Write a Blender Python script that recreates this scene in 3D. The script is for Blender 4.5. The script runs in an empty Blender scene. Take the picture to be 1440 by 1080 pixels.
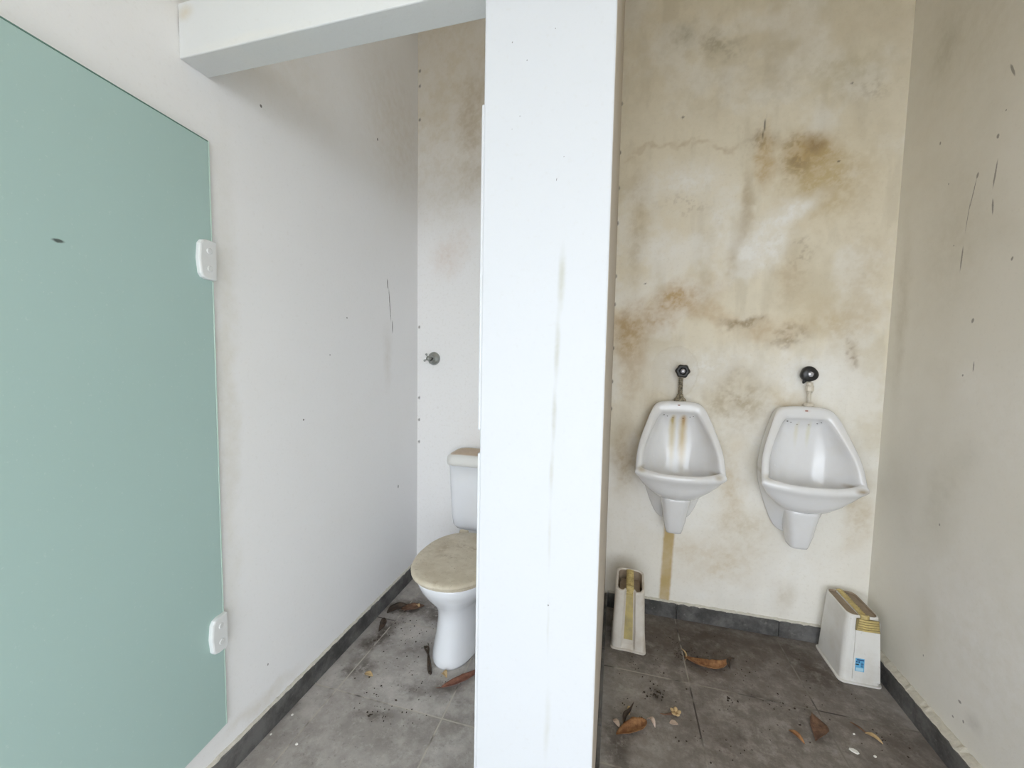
import bpy, bmesh, math, random
import numpy as np
from mathutils import Vector, Matrix, noise
rnd = random.Random(7)
PI = math.pi
scn = bpy.context.scene
COL = scn.collection

# ------------------------------------------------------------------ dimensions (metres)
XL, XR, YB = -1.124, 1.131, 2.0713        # left wall, right wall (at the back), back wall
CX0, CX1, CY = -0.287, -0.022, 0.809      # pillar left / right faces, front face
BEAM_Z0, BEAM_Z1, BEAM_Y0, BEAM_Y1 = 2.060, 2.195, 0.809, 0.884
ROOF_Z = 3.10
TILE_H = 0.078

# ------------------------------------------------------------------ helpers: objects
def tag(o, label=None, cat=None, group=None, kind=None):
    if label: o['label'] = label
    if cat: o['category'] = cat
    if group: o['group'] = group
    if kind: o['kind'] = kind
    return o

def empty(name, loc=(0, 0, 0), rz=0, label=None, cat=None, group=None, kind=None):
    o = bpy.data.objects.new(name, None)
    COL.objects.link(o)
    o.location = loc
    o.rotation_euler = (0, 0, rz)
    o.empty_display_size = .05
    return tag(o, label, cat, group, kind)

def obj(name, bm, mat, parent=None, smooth=False, label=None, cat=None, group=None, kind=None, sub=0, loc=None):
    me = bpy.data.meshes.new(name)
    bmesh.ops.recalc_face_normals(bm, faces=bm.faces[:])
    bm.to_mesh(me)
    bm.free()
    for m in (mat if isinstance(mat, (list, tuple)) else [mat]):
        me.materials.append(m)
    if smooth:
        for p in me.polygons:
            p.use_smooth = True
    o = bpy.data.objects.new(name, me)
    COL.objects.link(o)
    if parent: o.parent = parent
    if loc: o.location = loc
    if sub:
        md = o.modifiers.new('sub', 'SUBSURF')
        md.levels = md.render_levels = sub
    return tag(o, label, cat, group, kind)

def add_box(bm, x0, x1, y0, y1, z0, z1, bev=0, seg=2):
    b = bmesh.new()
    bmesh.ops.create_cube(b, size=1)
    for v in b.verts:
        v.co = Vector((x0 + (v.co.x + .5) * (x1 - x0), y0 + (v.co.y + .5) * (y1 - y0), z0 + (v.co.z + .5) * (z1 - z0)))
    if bev:
        bmesh.ops.bevel(b, geom=b.edges[:], offset=bev, segments=seg, profile=.5, affect='EDGES')
    merge(bm, b)

def merge(bm, b, mtx=None):
    if mtx is not None:
        bmesh.ops.transform(b, matrix=mtx, verts=b.verts[:])
    me = bpy.data.meshes.new('tmp')
    b.to_mesh(me); b.free()
    bm.from_mesh(me)
    bpy.data.meshes.remove(me)

def add_lathe(bm, prof, n=32, mtx=None, wob=None):
    """prof: list of (r, h) revolved about +Z; closed with caps when r>0 at the ends"""
    b = bmesh.new()
    rings = []
    for r, h in prof:
        ring = []
        for i in range(n):
            a = 2 * PI * i / n
            rr = r * (wob(a) if wob else 1)
            ring.append(b.verts.new((rr * math.cos(a), rr * math.sin(a), h)))
        rings.append(ring)
    for a, c in zip(rings, rings[1:]):
        for i in range(n):
            b.faces.new((a[i], a[(i + 1) % n], c[(i + 1) % n], c[i]))
    b.faces.new(rings[0][::-1]); b.faces.new(rings[-1])
    merge(bm, b, mtx)

def add_tube(bm, pts, rad, n=12):
    """tube along points, radius constant or a list"""
    b = bmesh.new()
    pts = [Vector(p) for p in pts]
    rings = []
    up = Vector((0, 0, 1))
    for i, p in enumerate(pts):
        t = (pts[min(i + 1, len(pts) - 1)] - pts[max(i - 1, 0)]).normalized()
        s = t.cross(up)
        if s.length < 1e-3: s = t.cross(Vector((0, 1, 0)))
        s.normalize(); u = s.cross(t)
        r = rad[i] if isinstance(rad, (list, tuple)) else rad
        rings.append([b.verts.new(p + r * (math.cos(2 * PI * k / n) * s + math.sin(2 * PI * k / n) * u)) for k in range(n)])
    for a, c in zip(rings, rings[1:]):
        for k in range(n):
            b.faces.new((a[k], a[(k + 1) % n], c[(k + 1) % n], c[k]))
    b.faces.new(rings[0][::-1]); b.faces.new(rings[-1])
    merge(bm, b)

def loft(bm, rings, cap0=True, cap1=True):
    """rings: lists of co-ordinates of equal count, bridged in turn"""
    vs = [[bm.verts.new(p) for p in r] for r in rings]
    n = len(vs[0])
    for a, c in zip(vs, vs[1:]):
        for i in range(n):
            bm.faces.new((a[i], a[(i + 1) % n], c[(i + 1) % n], c[i]))
    if cap0: bm.faces.new(vs[0][::-1])
    if cap1: bm.faces.new(vs[-1])
    return vs

def catmull(pts, k):
    out = []
    n = len(pts)
    for i in range(n - 1):
        p0 = pts[max(i - 1, 0)]; p1 = pts[i]; p2 = pts[i + 1]; p3 = pts[min(i + 2, n - 1)]
        for s in range(k):
            t = s / k
            out.append(tuple(.5 * (2 * b + (c - a) * t + (2 * a - 5 * b + 4 * c - d) * t * t + (3 * b - a - 3 * c + d) * t ** 3)
                             for a, b, c, d in zip(p0, p1, p2, p3)))
    out.append(tuple(pts[-1]))
    return out

def rrect(w, d, r, k=6, cx=0, cy=0):
    """rounded rectangle outline, counter-clockwise"""
    r = min(r, w / 2 - 1e-4, d / 2 - 1e-4)
    pts = []
    for sx, sy, a0 in ((1, 1, 0), (-1, 1, 90), (-1, -1, 180), (1, -1, 270)):
        for i in range(k + 1):
            a = math.radians(a0 + 90 * i / k)
            pts.append((cx + sx * (w / 2 - r) + r * math.cos(a), cy + sy * (d / 2 - r) + r * math.sin(a)))
    return pts

# ------------------------------------------------------------------ helpers: materials
class NT:
    def __init__(self, name):
        self.m = bpy.data.materials.new(name)
        self.m.use_nodes = True
        self.t = self.m.node_tree
        self.n = self.t.nodes; self.l = self.t.links
        self.bsdf = self.n['Principled BSDF']
        self.tc = self.n.new('ShaderNodeTexCoord').outputs['Object']
    def put(self, sock, v):
        if hasattr(v, 'is_output'): self.l.new(v, sock)
        elif isinstance(v, (tuple, list)) and len(v) == 3 and sock.type == 'RGBA': sock.default_value = (*v, 1)
        else: sock.default_value = v
    def noise(self, scale, detail=4, rough=.55, vec=None, out='Fac', stretch=None):
        x = self.n.new('ShaderNodeTexNoise')
        x.inputs['Scale'].default_value = scale; x.inputs['Detail'].default_value = detail
        x.inputs['Roughness'].default_value = rough
        v = vec or self.tc
        if stretch:
            mp = self.n.new('ShaderNodeMapping'); mp.inputs['Scale'].default_value = stretch
            self.l.new(v, mp.inputs['Vector']); v = mp.outputs[0]
        self.l.new(v, x.inputs['Vector'])
        return x.outputs[out]
    def ramp(self, fac, lo, hi, a=0.0, b=1.0):
        x = self.n.new('ShaderNodeMapRange'); x.interpolation_type = 'SMOOTHSTEP'
        for i, v in enumerate((fac, lo, hi, a, b)): self.put(x.inputs[i], v)
        return x.outputs[0]
    def math(self, op, a, b=0.0):
        x = self.n.new('ShaderNodeMath'); x.operation = op
        self.put(x.inputs[0], a); self.put(x.inputs[1], b)
        return x.outputs[0]
    def mix(self, fac, a, b, mode='MIX'):
        x = self.n.new('ShaderNodeMix'); x.data_type = 'RGBA'; x.blend_type = mode
        self.put(x.inputs['Factor'], fac); self.put(x.inputs['A'], a); self.put(x.inputs['B'], b)
        return x.outputs['Result']
    def distort(self, amt, scale):
        nz = self.noise(scale, 4, .6, out='Color')
        v = self.n.new('ShaderNodeVectorMath'); v.operation = 'SUBTRACT'
        self.l.new(nz, v.inputs[0]); v.inputs[1].default_value = (.5, .5, .5)
        w = self.n.new('ShaderNodeVectorMath'); w.operation = 'SCALE'
        self.l.new(v.outputs[0], w.inputs[0]); w.inputs['Scale'].default_value = amt
        s = self.n.new('ShaderNodeVectorMath'); s.operation = 'ADD'
        self.l.new(self.tc, s.inputs[0]); self.l.new(w.outputs[0], s.inputs[1])
        return s.outputs[0]
    def blob(self, vec, loc, rad, rot=(0, 0, 0), soft=0.0):
        """1 inside an ellipsoid at loc with radii rad, fading to 0 at its rim"""
        mp = self.n.new('ShaderNodeMapping'); mp.vector_type = 'TEXTURE'
        mp.inputs['Location'].default_value = loc; mp.inputs['Rotation'].default_value = rot
        mp.inputs['Scale'].default_value = rad
        self.l.new(vec, mp.inputs['Vector'])
        ln = self.n.new('ShaderNodeVectorMath'); ln.operation = 'LENGTH'
        self.l.new(mp.outputs[0], ln.inputs[0])
        return self.ramp(ln.outputs['Value'], 1.0, soft)
    def bump(self, h, strength=.3, dist=.002):
        b = self.n.new('ShaderNodeBump')
        b.inputs['Strength'].default_value = strength; b.inputs['Distance'].default_value = dist
        self.l.new(h, b.inputs['Height'])
        self.l.new(b.outputs[0], self.bsdf.inputs['Normal'])
    def done(self, col, rough=.5, **kw):
        self.put(self.bsdf.inputs['Base Color'], col)
        self.put(self.bsdf.inputs['Roughness'], rough)
        for k, v in kw.items():
            self.put(self.bsdf.inputs[k.replace('_', ' ')], v)
        return self.m

def plain(name, col, rough=.5, var=.06, scale=20, bump=0, **kw):
    t = NT(name)
    f = t.noise(scale, 4)
    c = t.mix(f, tuple(x * (1 - var) for x in col), tuple(min(1, x * (1 + var)) for x in col))
    if bump: t.bump(t.noise(scale * 4, 3), bump, .002)
    return t.done(c, rough, **kw)

def wall_paint(name, base, axis, patches, specks, dist=.10, mottling=(.06, (.60, .55, .45)), grad=None, rough=.75, rug=.25, spk=.85):
    """painted render: mottled base, soft stains and painted shade (u, z, ru, rz, colour, strength, tilt), hard specks (u, z, ru, rz, tilt).
    axis 0: wall lies in x-z, axis 1: wall lies in y-z"""
    t = NT(name)
    def L(u, z): return (u, 0, z) if axis == 0 else (0, u, z)
    def R(u, z): return (u, 1000, z) if axis == 0 else (1000, u, z)
    def A(a): return (0, a, 0) if axis == 0 else (a, 0, 0)
    col = base
    if grad:                                  # damp staining that gathers towards the top of the wall
        z0, z1, gc, gs = grad
        sep = t.n.new('ShaderNodeSeparateXYZ'); t.l.new(t.distort(.5, 1.6), sep.inputs[0])
        col = t.mix(t.ramp(sep.outputs['Z'], z0, z1, 0, gs), col, gc)
    big = t.noise(2.2, 6, .65)
    col = t.mix(t.ramp(big, .42, .75, 0, mottling[0] * 4), col, mottling[1])
    if patches:
        dv = t.distort(dist, 7)
        brk = t.ramp(t.noise(26, 6, .7), .25, .75, .45, 1.0)
        for (u, z, ru, rz, c, s, a) in patches:
            f = t.math('MULTIPLY', t.blob(dv, L(u, z), R(ru, rz), A(a)), s)
            col = t.mix(t.math('MULTIPLY', f, brk), col, c)
    fine = t.noise(90, 3, .6)
    col = t.mix(t.ramp(fine, .55, .8, 0, .10), col, (.42, .38, .30))
    if specks:
        sv = t.distort(.004, 120)
        acc = None
        for (u, z, ru, rz, a) in specks:
            f = t.blob(sv, L(u, z), R(ru, rz), A(a), .55)
            acc = f if acc is None else t.math('MAXIMUM', acc, f)
        col = t.mix(t.math('MULTIPLY', acc, spk), col, (.07, .06, .05))
    t.bump(t.mix(.35, t.noise(14, 5), t.noise(160, 3)), rug, .003)
    return t.done(col, rough)

OCH = (.42, .29, .12); BEI = (.52, .43, .29); WHI = (.86, .85, .82); BRN = (.30, .21, .11); GRN = (.36, .34, .25); GREY = (.45, .43, .38)

# stains, patches and painted shade on the back wall (x, z)
back_patches = [
    (-.93, 2.80, .45, .75, (.62, .55, .43), .55, 0), (-.80, 2.55, .10, .35, (.46, .38, .27), .45, 0), (-.92, 1.86, .10, .12, (.70, .58, .50), .35, 0),
    (.50, 2.75, 1.0, .62, (.58, .53, .41), .35, 0),
    (.779, 2.235, .13, .11, OCH, .90, 0), (.86, 2.10, .20, .20, (.52, .41, .22), .70, .3), (.80, 2.29, .05, .05, BRN, .55, 0),
    (.611, 2.25, .035, .16, (.50, .36, .17), .65, 0), (.60, 2.33, .06, .05, BRN, .30, 0), (.545, 1.99, .03, .27, (.45, .36, .22), .50, .06), (.50, 1.80, .04, .20, (.46, .38, .25), .35, .1),
    (.64, 1.84, .12, .09, WHI, .90, 0), (.70, 1.97, .20, .06, WHI, .70, -.5), (.27, 2.16, .22, .10, WHI, .60, 0), (.42, 1.95, .12, .15, WHI, .45, 0), (.18, 1.86, .16, .07, WHI, .40, 0),
    (.22, 1.56, .22, .09, (.47, .32, .15), .75, -.35), (.06, 1.45, .10, .16, (.45, .32, .17), .80, 0), (.42, 1.52, .22, .05, (.56, .42, .25), .45, .3), (.09, 1.28, .10, .20, (.54, .43, .28), .6, 0),
    (.73, 1.66, .08, .15, (.52, .42, .27), .55, .35), (.89, 1.50, .22, .10, (.55, .44, .26), .60, -.2), (1.0, 1.70, .10, .40, (.60, .52, .38), .45, 0),
    (.578, 1.48, .09, .025, BRN, .65, 0), (.756, 1.40, .07, .045, BRN, .55, 0), (1.02, 1.37, .025, .08, BRN, .55, 0), (.66, 1.43, .14, .05, (.55, .42, .26), .5, 0),
    (.41, 1.27, .30, .13, WHI, .60, 0), (.85, 1.24, .26, .14, WHI, .55, 0), (.75, .35, .35, .22, WHI, .45, 0),
    (.28, 2.79, .06, .09, GRN, .50, 0), (.43, 2.76, .09, .08, GRN, .35, 0), (.93, 2.55, .20, .12, (.52, .47, .33), .4, 0), (.60, 2.60, .20, .12, (.44, .40, .31), .3, 0),
    (.05, .815, .07, .22, (.42, .32, .18), .60, 0), (.05, 2.0, .07, .35, (.50, .42, .28), .45, 0), (.556, .72, .06, .22, (.58, .47, .31), .50, 0), (.50, .33, .22, .12, (.60, .50, .34), .50, 0),  # first entry: brown shadow left of the streaked urinal, painted on
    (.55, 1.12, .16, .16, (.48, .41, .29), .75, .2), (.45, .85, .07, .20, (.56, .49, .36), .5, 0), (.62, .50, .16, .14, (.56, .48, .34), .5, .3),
    (1.06, .62, .07, .18, (.55, .46, .32), .55, 0), (.20, 1.08, .09, .10, (.60, .52, .38), .4, 0), (.76, 1.12, .12, .04, (.58, .48, .32), .45, 0), (.78, .22, .05, .10, (.55, .48, .36), .35, 0),  # brownish patches along the urinal edges
]
back_specks = [(.26, 2.45, .006, .006, 0), (.12, 1.68, .004, .004, 0), (.93, 2.50, .005, .005, 0), (.90, 2.18, .006, .005, 0), 
               (.605, 2.36, .003, .05, .1)] + \
    [(-1.112, z, .006, .009, 0) for z in (2.88, 2.80, 2.62, 1.47, 1.06, .93, .80)] + \
    [(-.022, z, .006, .010, 0) for z in (2.55, 2.32, 2.15, 1.98, 1.72, 1.58, 1.36, 1.19, 1.05)]
arc = [(.04 + .44 * i / 14, 2.30 + .045 * math.sin(PI * (i / 14) ** .7) + .006 * ((i * 7) % 3 - 1)) for i in range(15)]
back_patches += [(x, z, .045, .010, (.50, .40, .26), .26, -.1) for x, z in arc]

left_patches = [(1.85, 2.45, .50, .50, (.56, .49, .39), .55, 0), (1.10, 2.3, .5, .30, (.66, .61, .53), .5, 0), (1.77, 1.30, .07, .22, (.60, .56, .50), .4, 0), (1.0, .12, .22, .04, (.60, .55, .45), .5, 0),
                (.915, 1.2, .05, 1.1, (.62, .58, .48), .45, 0)]  # tall band: dirt and the glass door's shadow, painted together
left_specks = [(1.052, 2.087, .005, .006, 0), (1.685, 2.315, .006, .008, 0), (1.456, 1.46, .004, .004, 0), (1.206, 1.057, .004, .005, 0), (1.862, .595, .006, .011, 0),
               (1.029, .235, .003, .005, 0), (1.765, 1.66, .005, .03, .1), (1.785, 1.56, .004, .10, .12), (1.808, 1.45, .004, .04, .05), (1.35, 1.30, .003, .004, 0)]
right_patches = [(1.70, 2.45, .45, .55, (.52, .48, .37), .40, 0), (1.87, 2.48, .10, .16, GRN, .4, 0), (1.75, 1.75, .30, .45, (.54, .50, .40), .45, 0), (1.70, .80, .12, .25, (.50, .47, .37), .5, .2),
                 (1.62, 1.0, .10, .12, (.55, .53, .45), .4, 0), (1.45, .45, .55, .55, (.84, .83, .81), .8, .5), (1.45, 1.15, .30, .35, WHI, .5, .4), (1.62, 1.25, .12, .10, WHI, .4, 0), (1.72, .35, .08, .20, (.58, .54, .42), .4, 0), (2.0, 1.5, .06, .6, (.50, .46, .36), .5, 0),
                 (1.50, .18, .05, .05, GREY, .5, 0)]
right_specks = [(1.675, 1.925, .005, .012, .2), (1.687, 1.87, .0025, .06, .2), (1.70, 1.80, .002, .06, .1), (1.71, 1.665, .004, .05, .05), (1.61, 2.015, .006, .009, 0), (1.607, 1.90, .004, .05, .1), (1.605, 1.80, .004, .03, -.1),
                (1.58, 2.19, .005, .03, -.4), (1.59, 2.08, .003, .004, 0), (1.70, .74, .004, .006, 0), (1.72, .24, .003, .005, 0), (1.64, 1.45, .006, .01, .3), (1.62, 1.30, .003, .02, 0), (1.66, 1.27, .004, .005, 0), (1.80, 1.95, .003, .005, 0),
                (1.86, 2.12, .004, .008, 0), (1.75, 1.72, .003, .003, 0), (1.55, .21, .008, .006, 0), (1.53, .16, .004, .006, 0), (1.57, .14, .005, .004, 0), (1.52, 1.62, .005, .008, .2)]
part_patches = [(-.116, 1.46, .011, .09, (0.392, 0.385, 0.317), .85, .03), (-.122, 1.32, .009, .10, (0.406, 0.399, 0.343), .80, 0), (-.124, 1.18, .008, .09, (0.392, 0.385, 0.330), .75, 0), (-.126, 1.06, .007, .08, (0.420, 0.413, 0.363), .65, 0), (-.126, .92, .006, .10, (0.462, 0.455, 0.409), .55, 0),
                (-.124, .72, .005, .10, (0.462, 0.462, 0.422), .45, 0), (-.122, .50, .010, .12, (0.448, 0.441, 0.396), .50, 0)]
part_specks = [(u, z, a * .55, b * .6, r) for u, z, a, b, r in [(-.126, .77, .003, .004, 0), (-.228, 1.939, .0022, .003, 0), (-.196, 1.899, .0018, .003, 0), (-.209, 1.793, .002, .002, 0), (-.117, 1.703, .002, .002, 0), (-.14, 1.95, .002, .003, 0), (-.225, 1.77, .0015, .002, 0), (-.13, 1.66, .0015, .006, .3)]]

M = {}
t = NT('stained plaster')                 # paint colour, stains and painted shade are held per point of the plaster (see stained_plaster below)
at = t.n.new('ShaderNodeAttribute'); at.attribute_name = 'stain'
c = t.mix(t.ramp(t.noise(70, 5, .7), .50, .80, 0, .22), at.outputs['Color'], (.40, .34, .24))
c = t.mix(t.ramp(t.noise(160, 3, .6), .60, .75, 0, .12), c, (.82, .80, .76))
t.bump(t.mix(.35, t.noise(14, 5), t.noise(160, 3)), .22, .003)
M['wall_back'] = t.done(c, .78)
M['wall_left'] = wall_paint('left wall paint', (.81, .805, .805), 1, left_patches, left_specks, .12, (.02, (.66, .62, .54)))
M['wall_right'] = wall_paint('right wall paint', (.76, .735, .665), 1, right_patches, right_specks, .12, (.07, (.54, .50, .40)), spk=.62)
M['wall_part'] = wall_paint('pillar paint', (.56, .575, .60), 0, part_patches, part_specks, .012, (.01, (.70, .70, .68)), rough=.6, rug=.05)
M['wall_side'] = wall_paint('partition side paint with shade', (.50, .445, .385), 1, [(1.5, 2.2, .4, .8, (.50, .44, .34), .5, 0)],  # side face darker than the pillar front, its shade put into the colour
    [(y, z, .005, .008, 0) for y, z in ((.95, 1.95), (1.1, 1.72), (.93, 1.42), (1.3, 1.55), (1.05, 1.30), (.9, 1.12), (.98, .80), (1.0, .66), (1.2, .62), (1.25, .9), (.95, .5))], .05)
M['beam'] = wall_paint('beam paint', (.63, .64, .635), 0, [(-1.10, 2.17, .04, .03, BEI, .7, 0), (-.9, 2.07, .3, .02, (.70, .68, .62), .5, 0)], [(-1.1225, 2.15, .0016, .04, 0)], .03, (.02, (.70, .68, .62)))
M['roof'] = plain('roof boards', (.72, .63, .47), .8, .10, 6)
M['trim'] = plain('white trim paint', (.62, .63, .65), .45, .03)
M['yard'] = plain('pale concrete', (.60, .59, .57), .9, .10, 5)
M['mortar'] = plain('mortar bead', (.58, .55, .48), .9, .25, 90, .5)

# floor: stone look tiles with pale grout, mud and dirt
t = NT('floor tiles')
mp = t.n.new('ShaderNodeMapping'); mp.inputs['Location'].default_value = (.555, .0, 0)
mp.inputs['Location'].default_value = (.446 * 3 - .326, .42 * 8 - 1.648, 0)
t.l.new(t.tc, mp.inputs['Vector'])
br = t.n.new('ShaderNodeTexBrick'); br.offset = 0; br.squash = 1
t.l.new(mp.outputs[0], br.inputs['Vector'])
for k, v in (('Scale', 1), ('Mortar Size', .0033), ('Mortar Smooth', .3), ('Brick Width', .446), ('Row Height', .42)): br.inputs[k].default_value = v
br.inputs['Color1'].default_value = (0, 0, 0, 1); br.inputs['Color2'].default_value = (1, 1, 1, 1)
tone = t.noise(5, 8, .7)
tn2 = t.noise(38, 6, .75)
c = t.mix(t.ramp(tone, .35, .68), (.31, .285, .265), (.52, .49, .46))
c = t.mix(t.ramp(br.outputs['Color'], 0, 1, 0, .25), c, (.235, .205, .190))
c = t.mix(t.ramp(tn2, .50, .72, 0, .45), c, (.58, .55, .52))
c = t.mix(t.ramp(t.noise(3.0, 8, .75), .50, .66, 0, .50), c, (.125, .105, .090))
c = t.mix(t.ramp(t.noise(60, 6, .8), .56, .70, 0, .60), c, (.085, .070, .060))
dv = t.distort(.16, 9)
brk = t.ramp(t.noise(22, 6, .75), .34, .54, .12, 1)
for (x, y, rx, ry, s, a) in ((.55, 1.62, .90, .95, .80, 0), (.5, 1.98, .9, .32, .70, 0)):     # brown dirt trodden over the tiles of the urinal bay
    f = t.math('MULTIPLY', t.math('MULTIPLY', t.blob(dv, (x, y, 0), (rx, ry, 1000), (0, 0, a), .25), s), t.ramp(t.noise(16, 8, .8), .36, .60, .50, 1))
    c = t.mix(f, c, (.108, .086, .070))
MUD = (.058, .042, .031)
for (x, y, rx, ry, s, a) in ((-1.0, 1.76, .16, .11, 1.0, .3), (-.80, 1.78, .18, .16, 1.0, 0), (-1.02, 1.52, .07, .22, 1.0, -.25), (-1.0, 1.34, .09, .09, .8, 0), (-.62, 1.33, .10, .06, .6, 0), (-.80, 1.17, .12, .05, .6, .3), (-.72, 1.30, .10, .04, .5, 0), (-.85, 1.50, .10, .05, .45, .4),
                             (.40, 1.88, .30, .18, .75, 0), (.10, 1.85, .20, .30, .85, 0), (.85, 1.86, .14, .24, .85, .3), (1.0, 1.60, .14, .40, .60, 0), (.18, 1.56, .05, .05, .75, 0), (.62, 1.66, .24, .03, .5, -.2),
                             (.05, 1.30, .10, .20, .75, 0), (.55, 1.97, .5, .10, .65, 0), (.35, 1.78, .14, .10, .6, 0), (.45, 1.45, .10, .04, .5, .6), (.9, 1.45, .2, .06, .5, 0),):
    f = t.math('MULTIPLY', t.math('MULTIPLY', t.blob(dv, (x, y, 0), (rx, ry, 1000), (0, 0, a)), s), brk)
    c = t.mix(f, c, MUD)
sx = t.n.new('ShaderNodeSeparateXYZ'); t.l.new(t.tc, sx.inputs[0])
gv = t.math('MULTIPLY', t.ramp(t.noise(5, 3, .7), .36, .52), t.ramp(sx.outputs['X'], -.3, .9, 1, .35))
gcol = t.mix(gv, (.035, .028, .024), (.46, .42, .365))
c = t.mix(t.math('MULTIPLY', br.outputs['Fac'], .92), c, gcol)
h = t.math('SUBTRACT', t.mix(.5, t.noise(14, 6, .7), t.noise(70, 5, .7)), t.math('MULTIPLY', br.outputs['Fac'], .6))
t.bump(h, .40, .003)
M['floor'] = t.done(c, t.ramp(tone, .3, .7, .55, .85))

t = NT('skirting tiles')
c = t.mix(t.ramp(t.noise(8, 7, .7), .35, .68), (.050, .048, .046), (.150, .145, .140))
c = t.mix(t.ramp(t.noise(45, 5, .8), .58, .70, 0, .5), c, (.25, .24, .225))
t.bump(t.noise(40, 5, .7), .5, .003)
M['skirt'] = t.done(c, .7)

# frosted green glass
t = NT('frosted green glass')
sm = t.blob(t.distort(.004, 90), (0, -.342, 1.515), (1000, .013, .005), (0, 0, 0), .4)
cg = t.mix(t.noise(1.2, 3), (.44, .605, .565), (.48, .65, .62))
cg = t.mix(t.ramp(t.noise(150, 3), .66, .72, 0, .25), cg, (.70, .80, .76))
cg = t.mix(t.math('MULTIPLY', sm, .9), cg, (.06, .07, .06))
M['glass'] = t.done(cg, .38, Transmission_Weight=.12, IOR=1.45)
M['glass_edge'] = plain('polished glass edge', (.68, .86, .78), .15, .05, 30, Transmission_Weight=.2)
M['glass_rim'] = plain('dark glass rim', (.13, .24, .20), .2, .05, 30)
M['hinge'] = plain('white hinge metal', (.74, .75, .75), .35, .03)
M['bolt'] = plain('white bolt caps', (.70, .71, .71), .3, .03)

# sanitary ware
def ceramic(name, streaks=(), base=(.75, .75, .76), dirt=.25):
    t = NT(name)
    c = t.mix(t.ramp(t.noise(6, 5, .65), .45, .8, 0, dirt), base, (.60, .55, .45))
    dv = t.distort(.012, 24)
    for (x, z, rx, rz, col, s) in streaks:
        c = t.mix(t.math('MULTIPLY', t.blob(dv, (x, -.03 if rz > .03 else 0, z), (rx, .042 if rz > .03 else 1000, rz)), s), c, col)
    t.bump(t.noise(6, 2), .05, .004)
    return t.done(c, t.ramp(t.noise(14, 4), .3, .8, .10, .28), Coat_Weight=.3)
M['urinal_stained'] = ceramic('urinal china with rust streaks', [(-.019, .95, .024, .24, (.60, .50, .28), .8), (.028, .95, .030, .27, (.60, .47, .25), .85), (-.02, 1.02, .013, .04, (.45, .33, .10), .8), (.028, 1.02, .014, .05, (.45, .25, .08), .8),
                                                                 (-.165, .80, .03, .02, (.45, .36, .22), .6), (.16, .79, .03, .02, (.40, .32, .2), .6)])
M['urinal_clean'] = ceramic('urinal china', [(-.018, 1.0, .014, .10, (.66, .62, .46), .5), (.028, 1.0, .014, .10, (.64, .62, .42), .5), (.165, .785, .04, .018, (.33, .25, .15), .85), (-.17, .81, .03, .02, (.45, .40, .30), .5), (0, 1.092, .022, .010, (.62, .45, .40), .4)])
M['toilet'] = ceramic('toilet china', base=(.78, .79, .82), dirt=.10)
t = NT('dusty tank lid')
geo = t.n.new('ShaderNodeNewGeometry'); sp = t.n.new('ShaderNodeSeparateXYZ'); t.l.new(geo.outputs['Normal'], sp.inputs[0])
dust = t.math('MULTIPLY', t.ramp(sp.outputs['Z'], .80, .97), t.ramp(t.noise(14, 5, .7), .22, .48, .55, 1))
c = t.mix(t.math('MULTIPLY', dust, .95), (.74, .73, .70), t.mix(t.noise(60, 4, .7), (.42, .29, .17), (.56, .43, .30)))
M['tank_lid'] = t.done(c, .5)
t = NT('grimy toilet lid')
c = t.mix(t.ramp(t.noise(9, 7, .7), .35, .7), (.53, .46, .345), (.65, .585, .47))
c = t.mix(t.ramp(t.noise(26, 6, .75), .54, .74, 0, .55), c, (.38, .285, .17))
c = t.mix(t.ramp(t.noise(90, 5, .8), .60, .68, 0, .75), c, (.20, .145, .09))
dv = t.distort(.05, 14)
for (x, y, rx, ry, s) in ((.02, .05, .09, .03, .8), (-.02, -.06, .10, .02, .6), (.08, .12, .08, .03, .5), (-.09, .0, .04, .12, .4)):
    c = t.mix(t.math('MULTIPLY', t.math('MULTIPLY', t.blob(dv, (x, y, 0), (rx, ry, 1000)), s), t.ramp(t.noise(40, 5, .7), .4, .6)), c, (.27, .19, .11))
M['lid'] = t.done(c, .6)
M['black'] = plain('black plastic', (.018, .018, .018), .35, .2)
M['cap'] = plain('pale knob cap', (.55, .55, .60), .2, .05, Metallic=.6)
t = NT('corroded brass')
c = t.mix(t.ramp(t.noise(120, 4, .7), .35, .65), (.10, .085, .06), (.45, .40, .30))
M['corroded'] = t.done(c, .5, Metallic=.5)
M['ivory'] = plain('ivory plastic pipe', (.66, .61, .52), .45, .15, 60)
M['nickel'] = plain('dull grey metal', (.34, .35, .33), .38, .25, 120, Metallic=.75)
M['dark'] = plain('dark hole', (.03, .025, .02), .8)
M['rust'] = plain('rusty hole', (.13, .075, .03), .8)
M['mark'] = plain('red brown mark', (.30, .10, .07), .5)

# plastic containers
def plastic(name, seed, a=(.74, .73, .70), b=(.60, .56, .49)):
    t = NT(name)
    c = t.mix(t.ramp(t.noise(7 + seed, 6, .65), .40, .75, 0, .8), a, b)
    c = t.mix(t.ramp(t.noise(40, 6, .8), .62, .72, 0, .6), c, (.36, .31, .25))
    return t.done(c, .45)
M['plastic'] = plastic('dirty white plastic', 0)
M['plastic_old'] = plastic('old white plastic', 2, (.66, .62, .56), (.48, .41, .33))
M['cavity'] = plain('brown dirt and shade in opening', (.32, .25, .18), .9, .3, 40)  # shade of the hollow is mixed into this brown along with dirt
t = NT('yellow ribbed strip')
c = t.mix(t.ramp(t.noise(30, 5, .7), .35, .7), (.64, .51, .22), (.45, .35, .15))
M['yellow'] = t.done(c, .55)
t = NT('yellow worn stripe')
c = t.mix(t.ramp(t.noise(16, 5, .7), .35, .7), (.52, .42, .17), (.38, .31, .15))
M['yellow_worn'] = t.done(c, .6)
M['groove'] = plain('olive groove between ribs', (.24, .19, .08), .7, .2, 50)
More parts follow.
